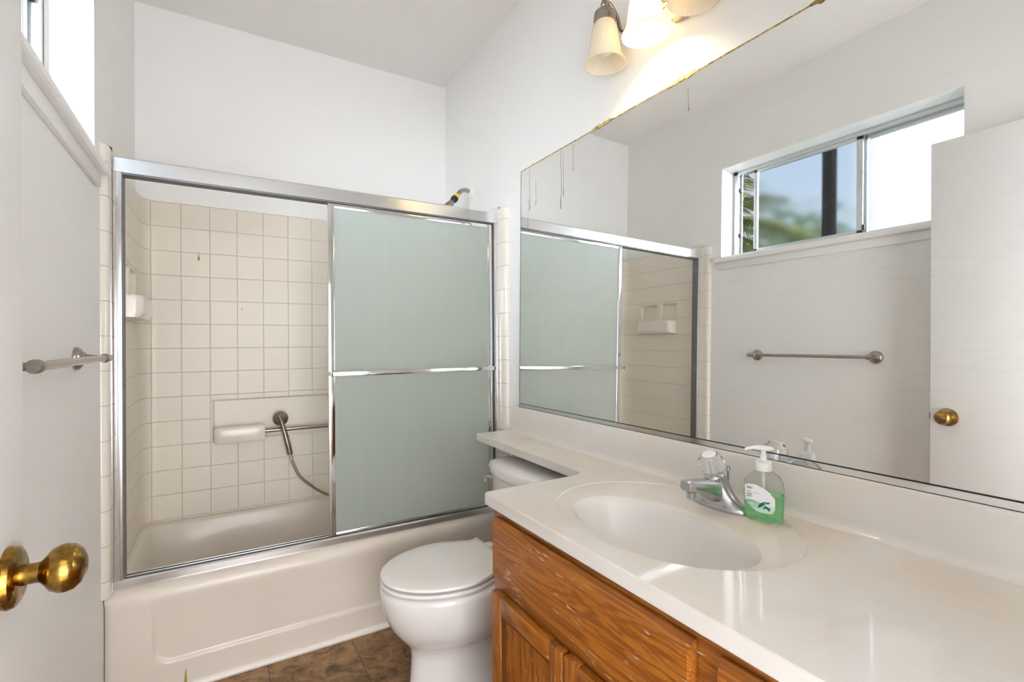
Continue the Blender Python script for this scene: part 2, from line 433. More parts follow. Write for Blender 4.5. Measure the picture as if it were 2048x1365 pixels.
def door():
    t = thing('door_1', (.095, .45, 0), 'flat white door standing open along the left wall', 'door', kind='structure')
    finish(BX(.079, .114, .09, .8665, .012, 2.076, bev=.002), 'door_leaf', 'door', t)
    bm = bmesh.new(); kz, ky = .921, .8085
    lathe(bm, [(.0, 0), (.036, 0), (.037, .004), (.035, .009), (.030, .012), (.026, .0135), (.0, .0135)], (.114, ky, kz), (1, 0, 0), 40)
    finish(bm, 'rosette', 'brass', t)
    bm = bmesh.new()
    lathe(bm, [(.0125, .010), (.0118, .026), (.0125, .030), (.017, .034), (.0245, .040), (.0285, .048), (.0290, .054), (.0268, .062), (.0205, .069), (.011, .073), (.0, .074)], (.114, ky, kz), (1, 0, 0), 40)
    finish(bm, 'door_knob', 'brass', t)
    finish(BX(.089, .104, .866, .8725, kz-.016, kz+.012, bev=.001), 'latch_bolt', 'dark', t)
door()

# ------------------------------------------------------------------ bathtub
TZ = .372
def bathtub():
    t = thing('bathtub', (.765, 2.42, 0), 'off-white alcove bathtub with moulded apron', 'bathtub')
    bm = bmesh.new()
    # apron height-field
    xa, xb = .002, 1.522
    def rec(x, z):
        def ss(a, b, v):
            v = min(1, max(0, (v-a)/(b-a))); return v*v*(3-2*v)
        cx, hx, r = .765, .632, .055
        qx = abs(x-cx)-(hx-r); qz = (.107+r)-z
        if qz < 0: dd = qx-r
        else: dd = math.hypot(max(qx, 0), max(qz, 0))-r if (qx > 0 or qz > 0) else -1
        if qz >= 0 and qx <= 0: dd = qz-r
        return ss(.007, -.007, dd) * (1-ss(.22, .345, z)) if True else 0
    xs = sorted({xa, xa+.01, xa+.02} | {.09+.004*i for i in range(30)} | {.22+.05*i for i in range(22)} | {1.32+.004*i for i in range(30)} | {xb-.02, xb-.01, xb})
    zs = [0, .03, .06] + [.08+.004*i for i in range(24)] + [.18+.02*i for i in range(8)] + [.335]
    rows = []
    for z in zs:
        row = []
        for x in xs:
            e = min(x-xa, xb-x); rd = .016*(1-min(1, e/.02))**2
            row.append((x, 2.050+.0085*rec(x, z)+rd+.004*(z/.335), z))
        rows.append(row)
    for dz, dy in ((.347, .0035), (.359, .009), (.368, .018), (TZ, .030), (TZ, .085)):
        rows.append([(x, 2.054+dy, dz) for x in xs])
    loft(bm, rows, False, False, False)
    # basin: superellipse rings
    def ring(x0, x1, y0, y1, z, e, n=72):
        cx, cy, a, b = (x0+x1)/2, (y0+y1)/2, (x1-x0)/2, (y1-y0)/2
        return [(cx+a*math.copysign(abs(math.cos(q))**(2/e), math.cos(q)), cy+b*math.copysign(abs(math.sin(q))**(2/e), math.sin(q)), z) for q in [2*math.pi*k/n for k in range(n)]]
    rings = [ring(.002, 1.522, 2.139, 2.79, TZ, 40), ring(.036, 1.494, 2.155, 2.772, TZ, 12), ring(.043, 1.487, 2.163, 2.765, TZ-.004, 9), ring(.050, 1.480, 2.170, 2.758, TZ-.016, 8),
             ring(.075, 1.470, 2.18, 2.745, .25, 6), ring(.105, 1.45, 2.20, 2.725, .13, 5), ring(.15, 1.42, 2.235, 2.69, .075, 4.5), ring(.25, 1.35, 2.30, 2.62, .058, 4)]
    loft(bm, rings, False, True)
    finish(bm, 'tub_shell', 'tub', t, angle=60)
    bm = bmesh.new(); tube(bm, [(.224, 2.0495, .018), (.224, 2.0485, .045), (.2245, 2.049, .070)], [.0045, .003, .0008], 8)
    o = finish(bm, 'drip_stain', 'yellow_drip', t); o['label'] = 'yellow-green drip on the apron'
bathtub()

def surround():
    t = thing('tub_surround', (.765, 2.78, TZ), 'cream moulded tile-pattern surround above the bathtub', 'tub surround')
    xl, xr, yb = .022, 1.508, 2.784
    # plan path
    path = [('L', y) for y in [2.098+.02*i for i in range(31)]]
    P = []
    ys = sorted(set([2.098+.03*i for i in range(20)]) | {2.288, 2.296, 2.424, 2.432, 2.458, 2.466, 2.610, 2.618})
    for y in ys: P.append((Vector((xl, y)), Vector((1, 0)), 0, y))
    for k in range(0, 7):
        q = k/6; c = Vector((xl+.042, yb-.10))
        a = math.pi - q*math.pi/2
        P.append((Vector((c.x+.042*math.cos(a), c.y+.10*math.sin(a))), Vector((1, -1)).normalized(), 1, 0))
    xs = sorted(set([xl+.06+.04*i for i in range(36) if xl+.06+.04*i < xr-.045]) | {.296, .306, 1.224, 1.234})
    for x in xs: P.append((Vector((x, yb)), Vector((0, -1)), 2, x))
    for k in range(0, 7):
        q = k/6; a = math.pi/2 - q*math.pi/2
        P.append((Vector((xr-.042+.042*math.cos(a), yb-.10+.10*math.sin(a))), Vector((-1, -1)).normalized(), 1, 0))
    for y in [2.66-.06*i for i in range(10)] + [2.098]: P.append((Vector((xr, y)), Vector((-1, 0)), 3, y))
    zs = sorted(set([TZ+.001+.03*i for i in range(50) if TZ+.03*i < 1.86]) | {.722, .734, .918, .928, 1.384, 1.392, 1.498, 1.508, 1.862})
    def dep(seg, s, z):
        if seg == 2 and .301 < s < 1.229 and .725 < z < .925: return -.013
        if seg == 0 and 1.388 < z < 1.502 and (2.293 < s < 2.427 or 2.463 < s < 2.613): return -.024
        return 0
    bm = bmesh.new(); rows = []
    for z in zs: rows.append([(*(p+n*dep(sg, s, z)), z) for p, n, sg, s in P])
    rows.append([(*(p-n*(.004 if sg != 1 else .003)), 1.866) for p, n, sg, s in P])
    rows.append([(*(p-n*(.018 if sg != 1 else .012)), 1.868) for p, n, sg, s in P])
    loft(bm, rows, False, False, False)
    def uvf(co, f):
        c = f.calc_center_median()
        v = (co.z-.382)/.114
        if c.y > yb-.008 and .05 < c.x < 1.48:
            if .29 < c.x < 1.24 and .718 < c.z < .932: return (.5, .5)
            return ((co.x-.058)/.1157, v)
        if c.x < .1 and 1.38 < c.z < 1.51 and 2.285 < c.y < 2.62: return (.5, .5)
        return (.5, v)
    finish(bm, 'surround_panel', 'surround', t, uvf=uvf)
    # shampoo shelf on the left end wall
    poly = fillet_path([(.018, 2.292, 0), (.085, 2.300, .03), (.085, 2.60, .035), (.018, 2.63, 0)], 8)
    bm = bmesh.new()
    loft(bm, [[(p.x*.8+.004, p.y, 1.302) for p in poly], [(p.x, p.y, 1.318) for p in poly], [(p.x, p.y, 1.376) for p in poly], [(max(.018, p.x-.008), p.y, 1.386) for p in poly]])
    finish(bm, 'shampoo_shelf', 'bullnose', t)
    # two soap shelves at the ends of the wide niche
    for s in (1, -1):
        X = lambda x: x if s > 0 else 1.53-x
        poly = fillet_path([(X(.302), 2.79, 0), (X(.302), 2.712, .03), (X(.522), 2.712, .006), (X(.522), 2.79, 0)], 7)
        bm = bmesh.new(); ip = inset(poly, .012); ip2 = inset(poly, .004)
        Z = lambda q, z: [(p.x, min(p.y, 2.79), z) for p in q]
        loft(bm, [Z(ip2, .722), Z(poly, .730), Z(poly, .788), Z(ip2, .795), Z(ip, .792), Z(inset(poly, .016), .783)])
        finish(bm, 'soap_shelf', 'bullnose', t)
    bm = bmesh.new(); tube(bm, [(.515, 2.742, .762), (1.015, 2.742, .762)], .0105, 16)
    finish(bm, 'grab_rail', 'nickel', t)
    # rounded edge strips outside the shower door
    for x0, sg in ((0.0, 1), (W, -1)):
        bm = bmesh.new()
        prof = [(0, 2.030), (.010, 2.032), (.017, 2.038), (.021, 2.048), (.0225, 2.062), (.0225, 2.102), (0, 2.102)]
        loft(bm, [[(x0+sg*a, y, z) for a, y in prof] for z in (.3735, 1.845)] + [[(x0+sg*a*.9, y+.002, 1.852) for a, y in prof]] + [[(x0+sg*a*.5, y+.006, 1.857) for a, y in prof]])
        finish(bm, 'edge_trim', 'edge_tile', t)
    for (x, z) in ((.244, 1.615), (.425, 1.37)):
        k = 1 if z > 1.5 else .35
        bm = bmesh.new(); lathe(bm, [(.0002, .03*k), (.0012, .012*k), (.0045*k, -.004*k), (.004*k, -.012*k), (.0, -.016*k)], (x, yb-.0005, z), (0, 0, 1), 10)
        o = finish(bm, 'drip_stain', 'yellow_drip', t); o['label'] = 'yellow-green drip on the tiles'
surround()

# ------------------------------------------------------------------ shower door
YD = 2.091
def shower():
    t = thing('shower_door_frame', (.765, YD, TZ), 'polished metal frame of the sliding shower door on the tub rim', 'shower door frame')
    bm = bmesh.new(); yf, yk = YD, YD+.052
    prof = [(yf, 1.783), (yf, 1.830), (yf+.004, 1.836), (yk, 1.836), (yk, 1.783), (yk-.004, 1.783), (yk-.004, 1.828), (yf+.006, 1.828), (yf+.006, 1.783)]
    loft(bm, [[(x, y, z) for y, z in prof] for x in (.0235, 1.5065)])
    finish(bm, 'header_rail', 'alum', t)
    finish(BX(.047, 1.4835, yf+.003, yf+.050, 1.7765, 1.786), 'header_underside', 'grey_channel', t)
    for x0, x1 in ((.0235, .047), (1.4835, 1.5065)):
        bm = bmesh.new(); box(bm, x0, x1, yf+.002, yf+.046, .400, 1.7829, .0015)
        o = finish(bm, 'side_jamb', 'alum', t)
        xi = (x1, x1+.004) if x0 < .5 else (x0-.004, x0)
        finish(BX(*xi, yf+.005, yf+.046, .405, 1.78), 'jamb_gasket', 'grey_channel', o)
    bm = bmesh.new()
    prof = [(yf, .373), (yf, .398), (yf+.004, .404), (yf+.010, .398), (yf+.018, .398), (yf+.022, .406), (yf+.027, .406), (yf+.031, .398), (yf+.042, .398), (yf+.045, .4052), (yf+.049, .4052), (yf+.052, .373)]
    loft(bm, [[(x, y, z) for y, z in prof] for x in (.0235, 1.5065)])
    bt = finish(bm, 'bottom_track', 'alum', t)
    for a, b in ((.0095, .0225), (.0272, .0445)): finish(BX(.047, 1.4835, yf+a, yf+b, .3985, .4048), 'track_groove', 'grey_channel', bt)
    for z in (1.66, 1.05, .55): 
        bm = bmesh.new(); lathe(bm, [(.0035, 0), (.003, .002), (.0, .0025)], (.0475, yf+.014, z), (1, 0, 0), 10); finish(bm, 'screw', 'chrome', t)
    d = thing('sliding_shower_door', (1.09, YD+.015, .40), 'frosted glass sliding shower door with a chrome towel rail across it', 'shower door')
    ya, yb = YD+.007, YD+.019
    bm = bmesh.new()
    box(bm, .711, .737, ya, yb, .4075, 1.775, .0025); box(bm, 1.450, 1.473, ya, yb, .4075, 1.775, .0025)
    box(bm, .737, 1.450, ya+.001, yb-.001, .4075, .419, .001); box(bm, .737, 1.450, ya+.001, yb-.001, 1.757, 1.775, .001)
    finish(bm, 'door_stile_frame', 'chrome', d)
    finish(BX(.733, 1.452, ya+.004, ya+.009, .415, 1.760), 'glass_panel', 'frost', d)
    bm = bmesh.new(); z = 1.074
    box(bm, .712, 1.470, YD-.034, YD-.026, z-.010, z+.010, .0035)
    for x in (.712, 1.458): box(bm, x, x+.012, YD-.034, ya+.004, z-.010, z+.010, .003)
    finish(bm, 'towel_rail', 'chrome', d)
shower()

def shower_fittings():
    t = thing('shower_arm', (W, 2.44, 2.034), 'grey shower arm with yellow tape poking out above the shower door', 'shower arm')
    wy, wz = 2.44, 2.036
    bm = bmesh.new(); lathe(bm, [(.0, 0), (.034, 0), (.033, .006), (.022, .011), (.012, .013), (.0, .013)], (W, wy, wz), (-1, 0, 0), 32); finish(bm, 'escutcheon', 'trim', t)
    pts = spline([(W-.005, wy, wz), (W-.04, wy, wz+.002), (W-.068, wy-.002, wz-.012), (W-.087, wy-.004, wz-.036)], 8)
    bm = bmesh.new(); tube(bm, pts, .0115, 16); finish(bm, 'arm_pipe', 'nickel', t)
    e = Vector((W-.087, wy-.004, wz-.036)); d = Vector((-.62, -.05, -.78)).normalized()
    bm = bmesh.new(); tube(bm, [e-d*.006, e+d*.018], .0145, 16); finish(bm, 'thread_tape', 'tape', t)
    bm = bmesh.new(); lathe(bm, [(.015, .014), (.0185, .016), (.0195, .03), (.0185, .036), (.016, .038), (.016, .046)], e, d, 10); finish(bm, 'swivel_nut', 'dark', t)
    bm = bmesh.new(); lathe(bm, [(.013, .044), (.017, .06), (.024, .085), (.026, .11), (.0, .112)], e, d, 20)
    box(bm, e.x-.105, e.x-.055, e.y-.016, e.y+.016, e.z-.125, e.z-.062, .006)
    finish(bm, 'hand_shower_bracket', 'nickel', t)
    # the hand shower lying on the grab rail
    t = thing('hand_shower', (.60, 2.70, .72), 'dark nickel hand shower resting over the rail inside the tub', 'hand shower')
    c = Vector((.593, 2.738, .818)); ax = Vector((.05, -1, .10)).normalized()
    bm = bmesh.new()
    lathe(bm, [(.0, -.012), (.030, -.012), (.035, -.008), (.036, .0), (.033, .006), (.022, .014), (.012, .019), (.0, .021)], c, ax, 36)
    hp = [c+ax*.014+Vector((-.008, 0, .012)), c+ax*.020+Vector((0, 0, -.012)), (.607, 2.706, .755), (.622, 2.70, .69), (.632, 2.70, .640)]
    tube(bm, spline(hp, 6), [.0085+.005*min(1, i/18) for i in range(25)], 16)
    finish(bm, 'spray_head', 'bronze', t)
    bm = bmesh.new(); tube(bm, [(.632, 2.70, .642), (.636, 2.70, .624), (.640, 2.70, .606)], [.0105, .0098, .0085], 14)
    finish(bm, 'hose_nut', 'chrome', t)
    bm = bmesh.new()
    hs = spline([(.639, 2.70, .61), (.672, 2.70, .53), (.72, 2.70, .475), (.80, 2.70, .412), (.92, 2.69, .365), (1.10, 2.66, .40), (1.28, 2.62, .62), (1.39, 2.56, 1.05), (1.40, 2.46, 1.60), (1.375, 2.425, 1.86)], 26)
    N = len(hs)
    tube(bm, hs, [.0062+.0006*(i % 2) for i in range(N)], 10)
    finish(bm, 'hose', 'nickel', t)
shower_fittings()

# ------------------------------------------------------------------ towel bar
def towel_bar():
    t = thing('towel_bar', (.0, 1.42, 1.165), 'brushed nickel towel bar on the wall below the window', 'towel bar')
    yA, yB, xb, z = 1.712, 1.112, .066, 1.162
    for y in (yA, yB):
        bm = bmesh.new()
        lathe(bm, [(.0, 0), (.031, 0), (.0315, .004), (.029, .010), (.022, .016), (.017, .018), (.0165, .022), (.012, .024), (.011, .030), (.0085, .04), (.0072, .055), (.0072, xb)], (.0, y, z), (1, 0, 0), 30)
        finish(bm, 'wall_post', 'nickel', t)
    bm = bmesh.new(); lathe(bm, [(.0, -.008), (.010, -.008), (.0122, -.004), (.0122, .012), (.0088, .014), (.0085, .018), (.0085, yA-yB-.03), (.0122, yA-yB-.028), (.0122, yA-yB+.012), (.010, yA-yB+.022), (.0, yA-yB+.022)], (xb, yB, z), (0, 1, 0), 24)
    finish(bm, 'bar', 'nickel', t)
towel_bar()

# ------------------------------------------------------------------ toilet
def toilet():
    yc = 1.60
    t = thing('toilet', (1.05, yc, 0), 'white toilet with closed lid between tub and vanity', 'toilet')
    def egg(xf, xb, hw, n=56, sq=2.0, z=0):
        out = []; L = xb-xf; xm = xf+.46*L
        for k in range(n):
            a = 2*math.pi*k/n; c, s = math.cos(a), math.sin(a)
            rx = (xm-xf) if c < 0 else (xb-xm); e = 2.0 if c < 0 else sq
            out.append((xm+rx*math.copysign(abs(c)**(2/e), c), yc+hw*math.copysign(abs(s)**(2/e), s), z))
        return out
    bm = bmesh.new()
    rings = [egg(.875, 1.40, .098, z=0, sq=4), egg(.872, 1.40, .100, z=.02, sq=4), egg(.880, 1.38, .092, z=.05, sq=3.5), egg(.885, 1.36, .088, z=.13, sq=3), egg(.880, 1.34, .094, z=.165, sq=3),
             egg(.866, 1.33, .115, z=.185, sq=3), egg(.845, 1.33, .138, z=.21, sq=3), egg(.815, 1.34, .163, z=.25, sq=3), egg(.792, 1.35, .179, z=.30, sq=3), egg(.783, 1.36, .1855, z=.34, sq=3), egg(.781, 1.36, .187, z=.365, sq=3),
             egg(.783, 1.36, .186, z=.378, sq=3), egg(.792, 1.355, .178, z=.3845, sq=3), egg(.83, 1.33, .14, z=.385, sq=3)]
    loft(bm, rings)
    box(bm, 1.16, 1.50, yc-.10, yc+.10, .20, .375, .02, 3)
    finish(bm, 'bowl', 'porcelain', t, angle=50)
    def lidshape(xf, xb, hw, z, n=30):
        top = []
        for k in range(n+1):
            u = k/n; x = xf+(xb-xf)*u
            xm = xf+.235
            if x < xm: w = hw*math.sqrt(max(0, 1-((xm-x)/(xm-xf))**2))
            else:
                v = (x-xm)/(xb-xm); w = hw*(1-.27*v*v*(3-2*v)/1) + .014*max(0, (v-.82)/.18)**1.5
            top.append((x, w))
        # denser near the nose
        top = []
        for k in range(n):
            a = math.pi/2*k/(n); top.append((xf+.235*(1-math.cos(a)), hw*math.sin(a)))
        for k in range(n+1):
            v = k/n; x = xf+.235+(xb-xf-.235)*v
            top.append((x, hw*(1-.27*v*v*(3-2*v)) + .016*max(0, (v-.8)/.2)**1.5))
        return [(x, yc+w, z) for x, w in top] + [(x, yc-w, z) for x, w in top[::-1] if w > 1e-6]
    bm = bmesh.new()
    loft(bm, [lidshape(.80, 1.20, .168, .3885), lidshape(.788, 1.20, .179, .3905), lidshape(.784, 1.20, .183, .397), lidshape(.788, 1.20, .179, .4035), lidshape(.806, 1.20, .162, .405)])
    finish(bm, 'seat', 'seat', t)
    bm = bmesh.new()
    loft(bm, [lidshape(.80, 1.205, .166, .4095), lidshape(.788, 1.205, .179, .4115), lidshape(.783, 1.205, .184, .417), lidshape(.786, 1.205, .181, .4235), lidshape(.797, 1.20, .172, .4265), lidshape(.84, 1.18, .13, .4282)])
    finish(bm, 'lid', 'seat', t)
    for s in (-1, 1): finish(BX(1.206, 1.240, yc+s*.075-.02, yc+s*.075+.02, .386, .420, .006, 3), 'hinge_block', 'seat', t)
    def tank(hw, xf, bow, xb, n=24):
        pts = []
        for k in range(n+1):
            u = -1+2*k/n; y = yc+.01+u*hw
            e = max(0, abs(u)-.9)/.1
            pts.append((xf+bow*u*u+.025*e*e, y))
        return pts + [(xb, yc+.01+hw*.98), (xb, yc+.01-hw*.98)]
    bm = bmesh.new()
    loft(bm, [[(x, y, z) for x, y in tank(h, xf, .048, 1.505)] for h, xf, z in ((.175, 1.30, .376), (.19, 1.282, .395), (.200, 1.266, .55), (.205, 1.262, .668))])
    finish(bm, 'tank', 'porcelain', t)
    bm = bmesh.new()
    loft(bm, [[(x, y, z) for x, y in tank(h, xf, .05, 1.512)] for h, xf, z in ((.205, 1.262, .669), (.213, 1.250, .674), (.214, 1.248, .690), (.209, 1.254, .704), (.195, 1.272, .713), (.15, 1.31, .717))])
    finish(bm, 'tank_lid', 'porcelain', t)
    ly = 1.775
    bm = bmesh.new(); lathe(bm, [(.0, 0), (.010, 0), (.010, .006), (.007, .012), (.006, .022), (.0, .023)], (1.302, ly, .645), (-1, 0, 0), 18)
    tube(bm, spline([(1.283, ly, .645), (1.279, ly+.012, .645), (1.277, ly+.028, .640), (1.277, ly+.034, .620)], 6), [.006]*12+[.0065]*7, 12)
    o = finish(bm, 'flush_lever', 'chrome', t); o['label'] = 'chrome flush lever'
toilet()

# ------------------------------------------------------------------ vanity
CT = .785
CF = .980
def vanity():
    t = thing('vanity_cabinet', (1.25, .58, 0), 'worn honey oak vanity cabinet under the countertop', 'vanity cabinet')
    bm = bmesh.new(); box(bm, CF, CF+.02, -.13, 1.186, .09, .752, .001)
    finish(bm, 'face_frame', 'oak_h', t)
    for y0 in (-.13, 1.168): finish(BX(CF+.0201, 1.528, y0, y0+.018, .09, .752), 'side_panel', 'oak_v', t)
    finish(BX(CF+.0201, 1.528, -.1118, 1.1678, .09, .108), 'bottom_panel', 'oak_v', t)
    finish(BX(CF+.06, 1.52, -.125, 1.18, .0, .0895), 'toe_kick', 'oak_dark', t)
    def slab(y0, y1, z0, z1, name, mat='oak_h', ch=.019):
        bm = bmesh.new(); xo, xi = .957, CF-.0005
        R0 = lambda x, i: [(x, y0+i, z0+i), (x, y1-i, z0+i), (x, y1-i, z1-i), (x, y0+i, z1-i)]
        loft(bm, [R0(xi, .003), R0(xi-.004, 0), R0(xo+.013, 0), [(xo, y0+.004, z0+.004), (xo, y1-.004, z0+.004), (xo, y1-.004, z1-ch), (xo, y0+.004, z1-ch)]])
        return finish(bm, name, mat, t, angle=15)
    slab(.515, 1.158, .572, .728, 'false_drawer_front')
    slab(-.10, .468, .572, .728, 'drawer_front')
    def cdoor(y0, y1, z0, z1):
        xo, xi = .957, CF-.0005; w = .048
        d = finish(BX(xo+.012, xo+.018, y0+w-.004, y1-w+.004, z0+w-.004, z1-w+.004), 'cabinet_door', 'oak_v', t)
        for a in ((y0, y0+w), (y1-w, y1)): finish(BX(xo, xi, *a, z0, z1, bev=.005), 'stile', 'oak_v', d)
        for a in ((z0, z0+w), (z1-w, z1)): finish(BX(xo+.0003, xi, y0+w, y1-w, *a, bev=.005), 'rail', 'oak_h', d)
        bm = bmesh.new(); m = .013
        A = [(y0+w-.002, z0+w-.002), (y1-w+.002, z0+w-.002), (y1-w+.002, z1-w+.002), (y0+w-.002, z1-w+.002)]
        B = [(y0+w+m, z0+w+m), (y1-w-m, z0+w+m), (y1-w-m, z1-w-m), (y0+w+m, z1-w-m)]
        loft(bm, [[(xo+.004, *p) for p in A], [(xo+.010, *p) for p in B], [(xo+.0118, *p) for p in B]], False, False)
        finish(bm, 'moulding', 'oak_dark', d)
    cdoor(.848, 1.164, .115, .532); cdoor(.522, .842, .115, .532); cdoor(.19, .470, .115, .532)
vanity()

def countertop():
    t = thing('countertop', (1.25, .9, CT), 'glossy cream marble countertop with moulded oval basin and ledge over the toilet', 'countertop')
    bm = bmesh.new()
    out = fillet_path([(.955, -.13, 0), (1.528, -.13, 0), (1.528, 1.998, 0), (1.328, 1.998, .014), (1.316, 1.206, .05), (.955, 1.203, .012)], 8)
    i1 = inset(out, .0015); i2 = inset(out, .005)
    lo = [[(p.x, p.y, z) for p in q] for q, z in ((i1, .753), (out, .755), (out, .778), (i1, .7825), (i2, CT))]
    vr = loft(bm, lo, False, False)
    NE = 72
    def ell(cx, cy, bx, ay, z, sh=0): return [(cx+bx*math.cos(2*math.pi*k/NE), cy+ay*math.sin(2*math.pi*k/NE), z) for k in range(NE)]
    rc = (1.240, .811, .236, .301); bc = (1.180, .789, .141, .233)
    rings = [ell(*rc, CT), ell(rc[0], rc[1], rc[2]-.0026, rc[3]-.0026, CT-.0022)]
    def bs(s, z, dx=0): return ell(bc[0]+dx, bc[1], bc[2]*s if s < .99 else bc[2]+(s-1)*.14, bc[3]*s if s < .99 else bc[3]+(s-1)*.14, z)
    rings += [bs(1.10, CT-.0036), bs(1.03, CT-.0062), ell(bc[0], bc[1], bc[2]-.003, bc[3]-.003, CT-.014), bs(.955, CT-.028), bs(.91, CT-.052), bs(.85, CT-.082), bs(.76, CT-.108), bs(.62, CT-.128, .005), bs(.42, CT-.140, .012), bs(.14, CT-.146, .02)]
    vb = loft(bm, rings, False, True)
    def loop_edges(vs): return [bm.edges.get((vs[i], vs[(i+1) % len(vs)])) or bm.edges.new((vs[i], vs[(i+1) % len(vs)])) for i in range(len(vs))]
    bmesh.ops.triangle_fill(bm, edges=loop_edges(vr[-1])+loop_edges(vb[0]), use_beauty=True, use_dissolve=False, normal=(0, 0, 1))
    finish(bm, 'countertop_slab', 'counter', t, angle=28)
    # backsplash with coved foot
    bm = bmesh.new(); xs = 1.499
    prof = [(1.5285, CT-.002), (xs-.022, CT-.0005), (xs-.022, CT+.0006), (xs-.012, CT+.002), (xs-.005, CT+.006), (xs-.001, CT+.013), (xs, CT+.022), (xs+.001, .892), (xs+.003, .898), (xs+.007, .901), (1.5285, .901)]
    loft(bm, [[(x, y, z) for x, z in prof] for y in (-.13, 1.955)])
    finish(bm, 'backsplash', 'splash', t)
    bm = bmesh.new(); lathe(bm, [(.0, .004), (.014, .004), (.020, .002), (.022, -.002), (.0, -.003)], (1.200, .789, CT-.144), (0, 0, 1), 28)
    finish(bm, 'drain', 'chrome', t)
countertop()

def faucet():
    cx, cy, z0 = 1.405, .788, CT-.0026
    t = thing('faucet', (cx, cy, z0), 'worn chrome bathroom faucet with one clear acrylic knob', 'faucet')
    bm = bmesh.new()
    def oval(a, b, z, dx=0, e=2.4, n=40): return [(cx+dx+b*math.copysign(abs(math.cos(q))**(2/e), math.cos(q)), cy+a*math.copysign(abs(math.sin(q))**(2/e), math.sin(q)), z) for q in [2*math.pi*k/n for k in range(n)]]
    loft(bm, [oval(.076, .029, z0), oval(.077, .030, z0+.003), oval(.077, .029, z0+.008), oval(.073, .027, z0+.013), oval(.056, .026, z0+.022), oval(.040, .0255, z0+.036, -.001), oval(.030, .0255, z0+.055, -.004), oval(.0255, .0245, z0+.072, -.010), oval(.0245, .024, z0+.080, -.014)])
    # spout
    def rr(x, zc, hw, hh, tilt, n=24):
        o = []
        for k in range(n):
            q = 2*math.pi*k/n; e = 3.2
            yy = hw*math.copysign(abs(math.cos(q))**(2/e), math.cos(q)); zz = hh*math.copysign(abs(math.sin(q))**(2/e), math.sin(q))
            o.append((x-zz*math.sin(tilt)*-1, cy+yy, zc+zz*math.cos(tilt)))
        return o
    loft(bm, [rr(1.400, .822, .026, .030, 0), rr(1.375, .830, .024, .027, .1), rr(1.350, .839, .021, .021, .15), rr(1.325, .846, .019, .0165, .12), rr(1.300, .851, .0185, .0145, .1), rr(1.284, .853, .0175, .0135, .1), rr(1.279, .8535, .014, .010, .1)])
    finish(bm, 'faucet_body', 'faucet', t, angle=45)
    bm = bmesh.new(); lathe(bm, [(.0, -.013), (.0105, -.013), (.012, -.011), (.012, .003), (.0, .003)], (1.300, cy, .834), (0, 0, 1), 20); finish(bm, 'aerator', 'faucet', t)
    ax = Vector((-.34, 0, .94)).normalized(); b = Vector((1.390, cy, .852))
    bm = bmesh.new(); lathe(bm, [(.021, 0), (.0235, .006), (.0235, .014), (.021, .017), (.008, .018), (.008, .03), (.0, .031)], b, ax, 28); finish(bm, 'knob_collar', 'faucet', t)
    bm = bmesh.new(); fac = lambda a, h: 1+.035*abs(math.sin(5*a))
    lathe(bm, [(.0, .0185), (.022, .0185), (.029, .028), (.0315, .043), (.0290, .058), (.021, .070), (.0, .0705)], b, ax, 20, fac)
    k = finish(bm, 'acrylic_knob', 'clear', t, angle=12); k['label'] = 'clear faceted acrylic knob'
    bm = bmesh.new(); lathe(bm, [(.0, .0708), (.0175, .0708), (.0165, .0725), (.0, .073)], b, ax, 24); finish(bm, 'knob_cap', 'pump', k)
    bm = bmesh.new(); lathe(bm, [(.0, .020), (.009, .020), (.0105, .034), (.0075, .05), (.0, .051)], b, ax, 12); finish(bm, 'knob_stem', 'chrome', k)
    bm = bmesh.new(); tube(bm, [(1.440, cy, z0+.012), (1.440, cy, .872)], .003, 10); tube(bm, [(1.440, cy, .868), (1.440, cy, .880)], .0058, 12); finish(bm, 'lift_rod', 'faucet', t)
faucet()

